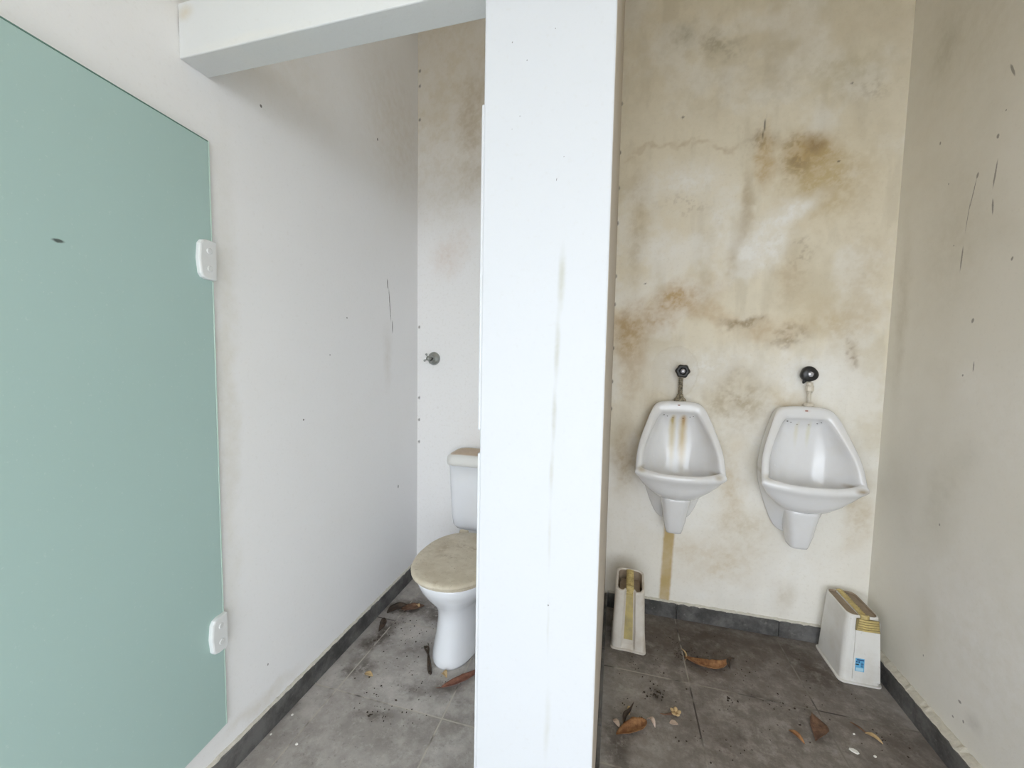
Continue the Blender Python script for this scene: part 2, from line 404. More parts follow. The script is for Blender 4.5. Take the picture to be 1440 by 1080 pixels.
M['blue'] = plain('blue sticker', (.14, .42, .66), .4, .12, 60)
M['blue_light'] = plain('pale blue print', (.42, .66, .80), .4)
M['navy'] = plain('navy print', (.02, .07, .20), .4)
M['ink'] = plain('black ink', (.01, .01, .015), .4)

def leafmat(name, a, b):
    t = NT(name)
    c = t.mix(t.ramp(t.noise(45, 5, .7), .35, .68), a, b)
    t.bump(t.noise(120, 3), .3, .001)
    return t.done(c, .7)
M['leaf_orange'] = leafmat('orange brown dry leaf', (.22, .095, .04), (.42, .22, .095))
M['leaf_brown'] = leafmat('brown dry leaf', (.10, .05, .03), (.22, .12, .07))
M['leaf_red'] = leafmat('reddish dry leaf', (.17, .065, .04), (.29, .13, .085))
M['leaf_dark'] = leafmat('dark dry leaf', (.030, .020, .014), (.075, .048, .030))
M['leaf_tan'] = leafmat('tan dry leaf', (.46, .32, .16), (.62, .46, .26))
M['petal'] = leafmat('pale dry petal', (.50, .38, .30), (.62, .50, .42))
M['paper'] = plain('white paper', (.80, .79, .75), .7)
M['crumb'] = plain('dark crumbs', (.045, .032, .024), .9, .4)

# ------------------------------------------------------------------ the setting
def lerp0(a, b, t): return a + (b - a) * t
def struct(name, bm, m, **kw):
    o = obj(name, bm, m, kind='structure', **kw)
    return o

bm = bmesh.new(); add_box(bm, -9, 9, -12, -.4, -.09, -.01)  # unseen ground, put in pale to bounce light into the bays
struct('ground', bm, M['yard'], label='pale concrete yard in front of the cubicles, unseen, added to bounce light')
bm = bmesh.new(); add_box(bm, XL - .1, XR + .3, -.4, YB + .1, -.08, 0)
struct('floor', bm, M['floor'], label='grey brown stone look tile floor with mud and dry leaves')
def vnoise(x, y, seed):
    """2-D value noise on numpy arrays, 0..1"""
    xi = np.floor(x).astype(np.int64); yi = np.floor(y).astype(np.int64)
    fx = x - xi; fy_ = y - yi
    fx = fx * fx * (3 - 2 * fx); fy_ = fy_ * fy_ * (3 - 2 * fy_)
    def hsh(a, b):
        h = (a * 374761393 + b * 668265263 + seed * 1442695041) & 0xffffffff
        h = ((h ^ (h >> 13)) * 1274126177) & 0xffffffff
        return ((h ^ (h >> 16)) & 0xffff) / 65535.0
    return (hsh(xi, yi) * (1 - fx) + hsh(xi + 1, yi) * fx) * (1 - fy_) + (hsh(xi, yi + 1) * (1 - fx) + hsh(xi + 1, yi + 1) * fx) * fy_
def fbm(x, y, f, seed, oct=5, gain=.55):
    a = 1.0; tot = 0; nrm = 0
    for i in range(oct):
        tot = tot + a * vnoise(x * f + 17.3 * i, y * f - 9.1 * i, seed + i); nrm += a
        a *= gain; f *= 2.03
    return tot / nrm
def sstep(a, b, v):
    q = np.clip((v - a) / (b - a), 0, 1)
    return q * q * (3 - 2 * q)
def stained_plaster():
    """the back wall as a fine sheet of plaster on a slab, its paint, damp stains, tints, painted shade and flecks stored per point"""
    x0, x1, z0, z1, st = XL - .02, XR + .02, 0.0, ROOF_Z, .0055
    nx = int((x1 - x0) / st) + 1; nz = int((z1 - z0) / st) + 1
    xs = np.linspace(x0, x1, nx); zs = np.linspace(z0, z1, nz)
    X, Z = np.meshgrid(xs, zs); X = X.ravel(); Z = Z.ravel()
    wx = X + .14 * (fbm(X, Z, 5, 11) - .5) + .03 * (fbm(X, Z, 26, 13) - .5)
    wz = Z + .18 * (fbm(X, Z, 5, 21) - .5) + .03 * (fbm(X, Z, 26, 23) - .5)
    C = np.empty((X.size, 3)); C[:] = BASE_BACK
    def lay(f, col):
        C[:] = C * (1 - f[:, None]) + np.array(col) * f[:, None]
    cub = sstep(-.20, -.24, X)                                   # the cubicle side is cleaner
    lay(cub, (.86, .85, .845))
    bay = 1 - cub
    m1 = fbm(X, Z, 2.4, 31, 6); m2 = fbm(X * 2.2, Z * .6, 5, 41, 5); sp_ = fbm(X, Z, 45, 51, 4, .7); md = fbm(X, Z, 11, 61, 6, .65)
    lay(bay * .55 * sstep(.45, .72, m1), (.55, .48, .34))
    lay(bay * .35 * sstep(.50, .72, m2), (.50, .45, .34))
    lay(bay * .55 * sstep(.50, .72, fbm(X, Z, 4, 71, 6, .6)), WHI)
    lay(bay * .68 * sstep(1.30, .65, Z + .8 * (m1 - .5)), (.86, .845, .81))
    lay((cub * .45 + bay * .12) * sstep(2.0, 2.9, Z + .5 * (m1 - .5)), (.52, .45, .34))  # beige tint growing towards the top, strongest in the cubicle
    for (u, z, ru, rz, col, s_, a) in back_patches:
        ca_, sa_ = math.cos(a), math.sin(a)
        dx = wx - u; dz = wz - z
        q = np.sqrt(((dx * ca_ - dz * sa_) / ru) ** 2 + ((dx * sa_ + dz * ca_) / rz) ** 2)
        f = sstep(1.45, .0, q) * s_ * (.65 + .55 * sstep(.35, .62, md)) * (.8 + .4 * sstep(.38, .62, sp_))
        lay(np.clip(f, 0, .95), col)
    # hard speckled mould inside the strongest stains
    for (u, z, ru, rz, s_) in ((.74, 2.24, .07, .10, .8), (.58, 1.48, .10, .03, .7), (.76, 1.40, .06, .04, .6), (1.02, 1.37, .03, .09, .7), (.80, 1.78, .05, .08, .6), (.60, 2.32, .06, .07, .5), (.27, 2.05, .14, .05, .4), (.43, 2.76, .09, .07, .35), (1.0, 2.45, .10, .06, .35)):
        q = np.sqrt(((wx - u) / ru) ** 2 + ((wz - z) / rz) ** 2)
        lay(sstep(1.4, .0, q) * s_ * .75 * sstep(.50, .66, sp_), (.30, .23, .14))
    # yellow run below the stained urinal, patch of newer plaster round its valve
    edge = .006 * (fbm(X, Z, 60, 81) - .5)
    rx_ = np.abs(X - (.283 - .010 * (.45 - Z) / .35) + edge)
    lay(np.clip(sstep(.030, .019, rx_) * sstep(.50, .47, Z) * (.55 + .5 * md), 0, .9), (.47, .33, .11))
    q = np.sqrt(((X - .285) / .105) ** 2 + ((Z - 1.245) / .125) ** 2) + .55 * (m1 - .5) + .3 * (md - .5)
    lay(.28 * sstep(1.06, .95, q) * bay, (.66, .62, .55))
    lay(.22 * sstep(.045, .012, np.abs(q - 1.02)) * bay * sstep(.4, .55, md), (.50, .43, .31))
    for (u, z, ru, rz, a) in back_specks:
        ca_, sa_ = math.cos(a), math.sin(a); dx = X - u; dz = Z - z
        q = np.sqrt(((dx * ca_ - dz * sa_) / ru) ** 2 + ((dx * sa_ + dz * ca_) / rz) ** 2)
        lay(sstep(1.3, .5, q) * .85, (.06, .05, .04))
    co = np.empty((X.size, 3), dtype=np.float32); co[:, 0] = X; co[:, 1] = YB; co[:, 2] = Z
    i = np.arange(nx * nz).reshape(nz, nx)
    quads = np.stack([i[:-1, :-1], i[:-1, 1:], i[1:, 1:], i[1:, :-1]], -1).reshape(-1, 4)
    nb = X.size
    back = np.array([(x0, YB + .1, z0), (x1, YB + .1, z0), (x1, YB + .1, z1), (x0, YB + .1, z1)], dtype=np.float32)
    co = np.vstack([co, back])
    rim = [(int(i[0, 0]), int(i[0, -1]), nb + 1, nb), (int(i[0, -1]), int(i[-1, -1]), nb + 2, nb + 1), (int(i[-1, -1]), int(i[-1, 0]), nb + 3, nb + 2), (int(i[-1, 0]), int(i[0, 0]), nb, nb + 3), (nb, nb + 1, nb + 2, nb + 3)]
    quads = np.vstack([quads, np.array(rim)])
    me = bpy.data.meshes.new('wall_back')
    me.vertices.add(len(co)); me.vertices.foreach_set('co', co.ravel())
    me.loops.add(quads.size); me.loops.foreach_set('vertex_index', quads.ravel().astype(np.int32))
    me.polygons.add(len(quads)); me.polygons.foreach_set('loop_start', np.arange(0, quads.size, 4, dtype=np.int32))
    me.update(calc_edges=True); me.validate()
    at_ = me.attributes.new('stain', 'FLOAT_COLOR', 'POINT')
    rgba = np.ones((len(co), 4), dtype=np.float32); rgba[:nb, :3] = C; rgba[nb:, :3] = BASE_BACK
    at_.data.foreach_set('color', rgba.ravel())
    me.materials.append(M['wall_back'])
    o = bpy.data.objects.new('wall_back', me); COL.objects.link(o)
    return tag(o, 'stained plaster wall behind the urinals and the toilet', kind='structure')
BASE_BACK = (.77, .71, .58)
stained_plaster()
SIDE = [(-.8, 0), (YB, 0), (YB, 3.10), (.75, 3.10), (-.8, 2.54)]  # front ends of the side walls are unseen, extended to block light
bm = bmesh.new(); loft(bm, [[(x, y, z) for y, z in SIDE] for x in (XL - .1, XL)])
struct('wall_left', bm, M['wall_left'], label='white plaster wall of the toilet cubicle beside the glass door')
# right wall runs very slightly inward towards the front
bm = bmesh.new()
loft(bm, [[(XR - (YB - y) * .030, y, z) for y, z in SIDE], [(XR + .14, y, z) for y, z in SIDE]])
struct('wall_right', bm, M['wall_right'], label='grey beige plaster wall with dark drips right of the urinals')
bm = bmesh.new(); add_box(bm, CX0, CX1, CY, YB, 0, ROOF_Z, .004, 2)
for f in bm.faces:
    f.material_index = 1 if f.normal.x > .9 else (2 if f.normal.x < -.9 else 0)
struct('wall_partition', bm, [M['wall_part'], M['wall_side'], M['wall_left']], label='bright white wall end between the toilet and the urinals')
bm = bmesh.new(); add_box(bm, XL, CX0, BEAM_Y0, BEAM_Y1, BEAM_Z0, BEAM_Z1, .003)
struct('trim_1', bm, M['beam'], label='white lintel beam over the toilet doorway')
EAVE_Y, EAVE_Z = -1.60, 2.25                # unseen front slope of the roof, shaped to keep light off the upper walls
def roof_z(y): return ROOF_Z if y > .75 else lerp0(ROOF_Z, EAVE_Z, (.75 - y) / (.75 - EAVE_Y))
prof = [(EAVE_Y, EAVE_Z), (.75, ROOF_Z), (YB + .1, ROOF_Z), (YB + .1, ROOF_Z + .08), (.75, ROOF_Z + .08), (EAVE_Y, EAVE_Z + .08)]
bm = bmesh.new(); loft(bm, [[(x, y, z) for y, z in prof] for x in (XL - 1.2, XR + 1.2)])
struct('ceiling', bm, M['roof'], label='warm brown ceiling above the cubicles, its unseen front slope shaped to cut light')
bm = bmesh.new(); add_box(bm, CX0 - .007, CX0, CY + .006, CY + .045, 1.139, 1.832, .003)
struct('trim_2', bm, M['trim'], label='upper white door stop strip on the left edge of the white pillar')
bm = bmesh.new(); add_box(bm, CX0 - .007, CX0, CY + .006, CY + .045, .02, 1.088, .003)
struct('trim_3', bm, M['trim'], label='lower white door stop strip on the left edge of the white pillar')

# skirting tiles, one object per wall: rows of tiles with open joints
def skirting(name, runs, axis, off0, off1, bead, label):
    bm = bmesh.new()
    for a, b in runs:
        if axis == 0: add_box(bm, a + .001, b - .001, off0, off1, .0, TILE_H, .002, 1)
        else: add_box(bm, off0, off1, a + .001, b - .001, .0, TILE_H, .002, 1)
    o = struct(name, bm, M['skirt'], label=label)
    # rough mortar bead along the top
    bm = bmesh.new()
    lo, hi = runs[0][0], runs[-1][1]
    n = max(10, int((hi - lo) / .012)); rings = []
    for i in range(n + 1):
        u = lo + (hi - lo) * i / n
        w = bead * (.75 + .5 * noise.noise((u * 40, off0, 1))); hh = .008 + .006 * noise.noise((u * 60, 3, off1))
        if axis == 0: prof = [(u, off1, TILE_H - .001), (u, off1 - w, TILE_H - .001), (u, off1 - w * .6, TILE_H + hh * .7), (u, off1, TILE_H + hh)]
        elif off0 < 0: prof = [(off0, u, TILE_H - .001), (off0 + w, u, TILE_H - .001), (off0 + w * .6, u, TILE_H + hh * .7), (off0, u, TILE_H + hh)]
        else: prof = [(off1, u, TILE_H - .001), (off1 - w, u, TILE_H - .001), (off1 - w * .6, u, TILE_H + hh * .7), (off1, u, TILE_H + hh)]
        rings.append(prof)
    loft(bm, rings)
    obj('mortar_bead', bm, M['mortar'], o, label='pale crumbling mortar')
    return o

skirting('baseboard_left', [(-.46, -.04), (-.04, .40), (.40, .81), (.81, 1.231), (1.231, 1.66), (1.66, 2.058)], 1, XL, XL + .013, .012, 'dark grey tile skirting along the white cubicle wall')
skirting('baseboard_back', [(CX1 + .013, .332), (.332, .785), (.785, XR - .03)], 0, YB - .013, YB, .013, 'dark grey tile skirting under the urinals')
skirting('baseboard_cubicle', [(XL + .013, -.70), (-.70, CX0)], 0, YB - .013, YB, .012, 'dark grey tile skirting behind the toilet')
bm = bmesh.new()
for a, b in ((.98, 1.28), (1.28, 1.64), (1.64, YB - .014)):
    add_box(bm, CX1, CX1 + .012, a + .001, b - .001, 0, TILE_H, .002, 1)
struct('baseboard_partition', bm, M['skirt'], label='dark tile skirting along the partition beside the urinals')
# right skirting follows the slightly turned wall
bm = bmesh.new(); bd = bmesh.new()
def rx(y): return XR - (YB - y) * .030
for a, b in ((-.78, -.46), (-.46, -.04), (-.04, .40), (.40, .90), (.90, 1.29), (1.29, 1.686), (1.686, YB - .014)):
    q = [(rx(a) - .034, a + .001), (rx(b) - .034, b - .001), (rx(b), b - .001), (rx(a), a + .001)]
    loft(bm, [[(x, y, z) for x, y in q] for z in (0, TILE_H)])
o = struct('baseboard_right', bm, M['skirt'], label='dark grey tile skirting along the drip stained right wall')
n = 110; rings = []
for i in range(n + 1):
    y = .55 + (YB - .014 - .55) * i / n
    w = .030 + .006 * noise.noise((y * 40, 1, 1)); hh = .010 + .008 * noise.noise((y * 60, 3, 5))
    x = rx(y)
    rings.append([(x, y, TILE_H - .001), (x - w, y, TILE_H - .001), (x - w * .9, y, TILE_H + .004), (x - .006, y, TILE_H + hh), (x, y, TILE_H + hh)])
loft(bd, rings)
obj('mortar_bead', bd, M['mortar'], o, label='pale crumbling mortar')

# ------------------------------------------------------------------ frosted glass door
DOOR_A = math.radians(6.5)
door = empty('door_1', (XL + .0075, .872, 0), DOOR_A, 'frosted green glass door hung on two white hinges at the left wall', 'door', kind='structure')
bm = bmesh.new(); add_box(bm, -.004, .004, -.74, -.004, .172, 1.881, .0012, 1)
obj('glass_pane', bm, M['glass'], door)
bm = bmesh.new(); add_box(bm, -.004, .0042, -.004, 0, .172, 1.884, .0008, 1)
obj('glass_edge', bm, M['glass_edge'], door, label='bright polished edge')
bm = bmesh.new(); add_box(bm, -.004, .0042, -.74, -.0042, 1.881, 1.884, .0006, 1)
obj('glass_edge', bm, M['glass_rim'], door, label='dark green top edge')
def hinge(z):
    h = bmesh.new()
    # rounded plate on the glass face: outline in y-z, bowed free side
    hh = .054
    out = [(-.002, hh), (-.030, hh), (-.042, hh - .004), (-.049, hh - .014), (-.053, 0), (-.049, -hh + .014), (-.042, -hh + .004), (-.030, -hh), (-.002, -hh)]
    rings = []
    for x, s in ((.004, 1), (.011, 1), (.0145, .97), (.016, .90)):
        rings.append([(x, y * (s if y < -.01 else 1), zz * (s * .5 + .5) + z) for y, zz in out])
    loft(h, rings)
    o = obj('hinge', h, M['hinge'], door)
    for dz in (.024, -.024):
        b = bmesh.new()
        add_lathe(b, [(.0085, 0), (.0085, .0012), (.0065, .0024)], 20, Matrix.Translation((.0155, -.022, z + dz)) @ Matrix.Rotation(PI / 2, 4, 'Y'))
        obj('bolt_cap', b, M['bolt'], o, smooth=False)
    return o
hinge(1.556); hinge(.475)

# ------------------------------------------------------------------ toilet
TX, TYB = -.655, YB
toilet = empty('toilet', (TX, 1.62, 0), 0, 'white close coupled toilet with a grimy beige lid beside the white pillar', 'toilet')
def egg(w, y0, y1, n=40, p=2.25, sq=.0, yc=None):
    """plan outline: rounded front (y0) and flatter back (y1)"""
    pts = []
    yc = yc if yc is not None else y0 + (y1 - y0) * .48
    for i in range(n):
        a = 2 * PI * i / n
        c, s = math.cos(a), math.sin(a)
        x = (w / 2) * math.copysign(abs(c) ** (2 / p), c)
        y = (yc + (yc - y0) * math.copysign(abs(s) ** (2 / 2.05), s)) if s < 0 else (yc + (y1 - yc) * math.copysign(abs(s) ** (2 / (2.3 + sq)), s))
        pts.append((x, y))
    return pts
def off(p): return [(x, y - 1.62) for x, y in p]
bm = bmesh.new()
secs = [(.000, .205, 1.432, 1.86), (.012, .212, 1.428, 1.862), (.035, .206, 1.434, 1.86), (.10, .188, 1.455, 1.85), (.17, .182, 1.470, 1.84), (.215, .192, 1.465, 1.84),
        (.25, .226, 1.445, 1.845), (.29, .286, 1.412, 1.85), (.33, .330, 1.385, 1.855), (.365, .350, 1.370, 1.86), (.376, .350, 1.371, 1.86), (.380, .335, 1.38, 1.85)]
loft(bm, [[(x, y, z) for x, y in off(egg(w, a, b))] for z, w, a, b in secs])
obj('bowl', bm, M['toilet'], toilet, smooth=True)
bm = bmesh.new()
loft(bm, [[(x, y, z) for x, y in off(egg(w, a, b))] for z, w, a, b in ((.379, .356, 1.366, 1.82), (.381, .362, 1.362, 1.822), (.392, .362, 1.362, 1.822), (.395, .354, 1.368, 1.82))])
obj('seat', bm, M['lid'], toilet, smooth=True)
bm = bmesh.new()
loft(bm, [[(x, y, z) for x, y in off(egg(w, a, b))] for z, w, a, b in ((.395, .362, 1.352, 1.826), (.398, .372, 1.345, 1.830), (.405, .374, 1.344, 1.831), (.413, .366, 1.350, 1.827), (.416, .350, 1.36, 1.82), (.417, .20, 1.45, 1.74), (.417, .05, 1.56, 1.62))])
obj('seat_lid', bm, M['lid'], toilet, smooth=True, label='grimy beige lid')
for s in (-1, 1):
    bm = bmesh.new()
    add_lathe(bm, [(.010, -.022), (.013, -.018), (.013, .018), (.010, .022)], 16, Matrix.Translation((s * .075, 1.838 - 1.62, .403)) @ Matrix.Rotation(PI / 2, 4, 'Y'))
    obj('lid_hinge', bm, M['lid'], toilet, smooth=True)
bm = bmesh.new()
tk = []
for z, w, d, r in ((.376, .30, .13, .05), (.384, .335, .155, .05), (.405, .352, .168, .045), (.46, .362, .172, .04), (.60, .374, .178, .04), (.735, .384, .182, .04)):
    tk.append([(x, y + (TYB - .006 - d / 2) - 1.62, z) for x, y in rrect(w, d, r)])
loft(bm, tk)
obj('tank', bm, M['toilet'], toilet, smooth=True)
bm = bmesh.new()
tk = []
for z, w, d, r in ((.735, .392, .188, .045), (.737, .404, .196, .05), (.755, .410, .199, .05), (.775, .404, .196, .05), (.790, .372, .180, .05), (.797, .30, .13, .04), (.798, .10, .04, .015)):
    tk.append([(x, y + (TYB - .005 - .199 / 2) - 1.62, z) for x, y in rrect(w, d, r)])
loft(bm, tk)
obj('tank_lid', bm, M['tank_lid'], toilet, smooth=True, label='tank lid with brown dust')
bm = bmesh.new()
add_lathe(bm, [(.02, 0), (.02, .004), (.016, .006)], 24, Matrix.Translation((0, TYB - .1 - 1.62, .797)))
obj('flush_button', bm, M['hinge'], toilet)

# ------------------------------------------------------------------ shut-off valve in the cubicle
fv = empty('shut_off_valve', (-1.018, YB + .002, 1.290), 0, 'grey metal shut off valve with a cross handle on the cubicle wall', 'valve')
def toward(x=0, y=0, z=0):      # local frame whose +Z points out of the back wall (world -Y)
    return Matrix.Translation((x, y, z)) @ Matrix.Rotation(PI / 2, 4, 'X')
bm = bmesh.new(); add_lathe(bm, [(.037, 0), (.038, .004), (.034, .013), (.028, .018), (.020, .021), (.015, .026), (.0145, .034)], 36, toward())
obj('escutcheon', bm, M['nickel'], fv, smooth=True)
bm = bmesh.new(); add_lathe(bm, [(.010, .030), (.010, .036), (.007, .040), (.007, .064), (.011, .067), (.012, .078), (.008, .084)], 20, toward())
obj('stem', bm, M['nickel'], fv, smooth=True)
bm = bmesh.new(); add_lathe(bm, [(.0105, .0345), (.011, .036), (.011, .046), (.0105, .047)], 20, toward())
obj('packing_ring', bm, M['dark'], fv, smooth=True, label='black ring')
for k in range(4):
    a = math.radians(28 + 90 * k)
    d = Vector((math.cos(a), 0, math.sin(a)))
    b0 = Vector((0, -.073, 0))
    bm = bmesh.new()
    add_tube(bm, [b0 + d * .006, b0 + d * .014, b0 + d * .020, b0 + d * .024, b0 + d * .029, b0 + d * .032], [.0045, .0036, .0040, .0068, .0062, .002], 12)
    obj('handle_arm', bm, M['nickel'], fv, smooth=True)

# ------------------------------------------------------------------ urinals
def urinal(name, cx, mat, label, spots):
    root = empty(name, (cx, YB, 0), 0, label, 'urinal', 'wall urinals')
    # half outlines (x, depth from wall, z), control points: top centre, top, shoulder, upper side, mid side, low side, corner, bottom, bottom centre
    def ring(ctrl, k=5):
        dd = lambda d: d if d < .08 else .08 + (d - .08) * .74
        ctrl = [(x * (1 + .12 * (d - dd(d)) / .05 * .5), dd(d), z - (d - dd(d)) * .28) for x, d, z in ctrl]
        half = catmull(ctrl, k)
        full = [(x, -d, z) for x, d, z in half] + [(-x, -d, z) for x, d, z in half[-2:0:-1]]
        return full
    R = []
    # wall contact: plate with the skirt that runs down to the outlet
    R.append(ring([(0, .002, 1.098), (.060, .002, 1.096), (.098, .002, 1.082), (.124, .002, 1.015), (.148, .002, .905), (.156, .002, .80), (.138, .002, .700), (.078, .002, .545), (0, .002, .510)]))
    R.append(ring([(0, .014, 1.104), (.060, .014, 1.102), (.101, .014, 1.087), (.128, .014, 1.017), (.153, .014, .905), (.161, .014, .80), (.142, .014, .698), (.080, .014, .540), (0, .014, .506)]))
    R.append(ring([(0, .026, 1.106), (.060, .026, 1.104), (.102, .026, 1.089), (.129, .026, 1.018), (.153, .024, .905), (.159, .022, .80), (.138, .020, .702), (.076, .018, .546), (0, .018, .512)]))
    # sides and bulging bowl underside
    R.append(ring([(0, .050, 1.110), (.060, .050, 1.108), (.104, .050, 1.091), (.134, .075, 1.020), (.160, .085, .905), (.163, .085, .805), (.136, .070, .720), (.070, .075, .655), (0, .085, .640)]))
    R.append(ring([(0, .062, 1.110), (.060, .062, 1.108), (.106, .062, 1.090), (.138, .095, 1.020), (.168, .130, .905), (.172, .145, .808), (.150, .150, .725), (.080, .172, .668), (0, .180, .655)]))
    R.append(ring([(0, .068, 1.108), (.060, .068, 1.106), (.107, .070, 1.088), (.140, .104, 1.018), (.174, .155, .905), (.180, .190, .808), (.160, .196, .748), (.085, .214, .712), (0, .220, .702)]))
    R.append(ring([(0, .072, 1.105), (.060, .072, 1.103), (.107, .074, 1.085), (.141, .108, 1.017), (.177, .163, .905), (.184, .205, .808), (.168, .208, .768), (.088, .232, .754), (0, .238, .750)]))
    # lip: outer rim, rolled front, inner edge
    R.append(ring([(0, .076, 1.100), (.060, .076, 1.098), (.105, .078, 1.081), (.139, .113, 1.014), (.175, .170, .905), (.184, .212, .814), (.180, .236, .786), (.090, .262, .774), (0, .268, .771)]))
    R.append(ring([(0, .078, 1.090), (.058, .078, 1.088), (.100, .081, 1.074), (.134, .117, 1.010), (.169, .175, .905), (.178, .217, .822), (.176, .240, .803), (.088, .266, .792), (0, .272, .789)]))
    R.append(ring([(0, .080, 1.072), (.055, .080, 1.070), (.090, .084, 1.060), (.123, .120, 1.000), (.157, .178, .905), (.165, .214, .832), (.161, .228, .816), (.084, .254, .806), (0, .260, .803)]))
    R.append(ring([(0, .079, 1.062), (.053, .079, 1.060), (.084, .082, 1.052), (.116, .118, .994), (.150, .175, .905), (.157, .206, .834), (.153, .216, .817), (.082, .242, .805), (0, .248, .802)]))
    R.append(ring([(0, .072, 1.056), (.051, .072, 1.054), (.080, .074, 1.046), (.112, .108, .990), (.146, .160, .905), (.153, .192, .830), (.149, .204, .808), (.080, .234, .792), (0, .240, .788)]))
    # cavity going back to the wall plate and down into the basin
    R.append(ring([(0, .058, 1.048), (.049, .058, 1.046), (.078, .056, 1.038), (.108, .070, .984), (.138, .105, .900), (.144, .140, .810), (.137, .165, .760), (.072, .205, .725), (0, .212, .718)]))
    R.append(ring([(0, .040, 1.028), (.044, .039, 1.026), (.070, .036, 1.016), (.096, .040, .970), (.122, .060, .895), (.126, .090, .800), (.115, .115, .735), (.058, .140, .705), (0, .145, .700)]))
    R.append(ring([(0, .030, .990), (.032, .029, .988), (.052, .028, .980), (.070, .028, .945), (.088, .035, .880), (.090, .050, .800), (.080, .065, .745), (.040, .080, .715), (0, .082, .710)]))
    R.append(ring([(0, .028, .930), (.010, .028, .930), (.018, .028, .926), (.024, .028, .910), (.030, .030, .860), (.030, .036, .800), (.025, .042, .770), (.010, .046, .752), (0, .046, .750)]))
    bm = bmesh.new()
    loft(bm, R)
    obj('body', bm, mat, root, smooth=True, sub=1)
    # outlet spout under the bowl
    bm = bmesh.new()
    sp = []
    for z, w, y0, y1, r in ((.475, .058, .034, .092, .016), (.478, .068, .024, .104, .02), (.490, .074, .020, .110, .022), (.54, .098, .012, .122, .03), (.60, .114, .010, .132, .035), (.64, .130, .010, .140, .04), (.665, .140, .012, .146, .05)):
        sp.append([(x, y, z) for x, y in rrect(w, y1 - y0, r, 6, 0, -(y0 + y1) / 2)])
    loft(bm, sp)
    obj('outlet_spout', bm, mat, root, smooth=True)
    # spray holes under the top rim
    for i, (x, z, d, s) in enumerate(spots):
        bm = bmesh.new()
        add_lathe(bm, [(.0045 * s, -.002), (.0045 * s, .0012), (.003 * s, .0016)], 14, toward(x, -d, z))
        obj('spray_hole', bm, M['rust'] if s > 1 else M['dark'], root)
    bm = bmesh.new()
    add_box(bm, -.0055, .0055, -.0790, -.0765, 1.0895, 1.0945, .001, 1)
    obj('maker_mark', bm, M['mark'], root, label='small red brown printed mark')
    return root
holes = [(-.0195, 1.030, .041, 1.3), (.026, 1.030, .041, 1.3), (-.046, 1.036, .047, .8), (.056, 1.036, .047, .8), (-.062, 1.042, .053, .9), (.070, 1.042, .053, .9)]
U1X, U2X = .290, .812
u1 = urinal('urinal', U1X, M['urinal_stained'], 'white urinal with two yellow rust streaks, nearer the white pillar', holes)
u2 = urinal('urinal', U2X, M['urinal_clean'], 'white urinal without yellow streaks, nearer the right wall', holes)

# supply valves above the urinals
v1 = empty('urinal_valve', (.300, YB, 1.11), 0, 'black handwheel with corroded threaded pipe above the rust streaked urinal', 'valve', 'urinal flush valves')
bm = bmesh.new(); add_lathe(bm, [(.014, .0), (.016, .002), (.016, .030), (.012, .034)], 20, toward(.004, 0, .143)); obj('valve_body', bm, M['corroded'], v1, smooth=True)
bm = bmesh.new(); add_lathe(bm, [(.026, .030), (.031, .034), (.032, .046), (.028, .053), (.014, .053), (.013, .048)], 48, toward(.004, 0, .143), wob=lambda a: 1 + .07 * math.cos(6 * a + .4)); obj('knob', bm, M['black'], v1, smooth=True)
bm = bmesh.new(); add_lathe(bm, [(.0115, .047), (.0115, .054), (.008, .058), (.003, .060)], 24, toward(.004, 0, .143)); obj('knob_cap', bm, M['cap'], v1, smooth=True, label='pale round knob cap')
bm = bmesh.new()
prof = []
for i in range(15):
    h = .022 + i * .0058
    prof += [(.0085, h), (.0112, h + .0018), (.0112, h + .0036), (.0085, h + .0052)]
add_lathe(bm, prof, 20, Matrix.Translation((0, -.028, 0)))
obj('threaded_pipe', bm, M['corroded'], v1, smooth=False)
bm = bmesh.new(); add_lathe(bm, [(.027, -.002), (.028, .003), (.026, .008), (.018, .014), (.014, .024), (.0125, .032)], 28, Matrix.Translation((0, -.028, 0))); obj('flange', bm, M['corroded'], v1, smooth=True)
bm = bmesh.new(); add_tube(bm, [(.004, -.012, .143), (.003, -.022, .135), (0, -.028, .120), (0, -.028, .104)], [.012, .012, .012, .012], 16); obj('elbow', bm, M['ivory'], v1, smooth=True)

v2 = empty('urinal_valve', (.838, YB, 1.11), 0, 'black knob with ivory plastic pipe above the urinal nearer the right wall', 'valve', 'urinal flush valves')
KX, KZ = -.008, .143
bm = bmesh.new(); add_lathe(bm, [(.013, 0), (.016, .002), (.016, .024), (.012, .030)], 20, toward(KX, 0, KZ)); obj('valve_body', bm, M['ivory'], v2, smooth=True)
bm = bmesh.new()
add_lathe(bm, [(.030, .022), (.034, .026), (.034, .040), (.029, .047), (.010, .049)], 40, toward(KX, 0, KZ), wob=lambda a: 1 + .045 * math.cos(3 * a + 1))
add_tube(bm, [(KX - .012, -.034, KZ - .022), (KX - .018, -.034, KZ - .034), (KX - .021, -.034, KZ - .043)], [.010, .007, .003], 10)
obj('knob', bm, M['black'], v2, smooth=True)
bm = bmesh.new(); add_lathe(bm, [(.012, .047), (.012, .051), (.009, .054), (.003, .055)], 24, toward(KX, 0, KZ)); obj('knob_cap', bm, M['cap'], v2, smooth=True, label='shiny round knob cap')
bm = bmesh.new(); add_lathe(bm, [(.0075, .010), (.0075, .072)], 18, Matrix.Translation((0, -.028, 0)))
add_lathe(bm, [(.0105, .058), (.0105, .066)], 18, Matrix.Translation((0, -.028, 0))); obj('pipe', bm, M['ivory'], v2, smooth=True)
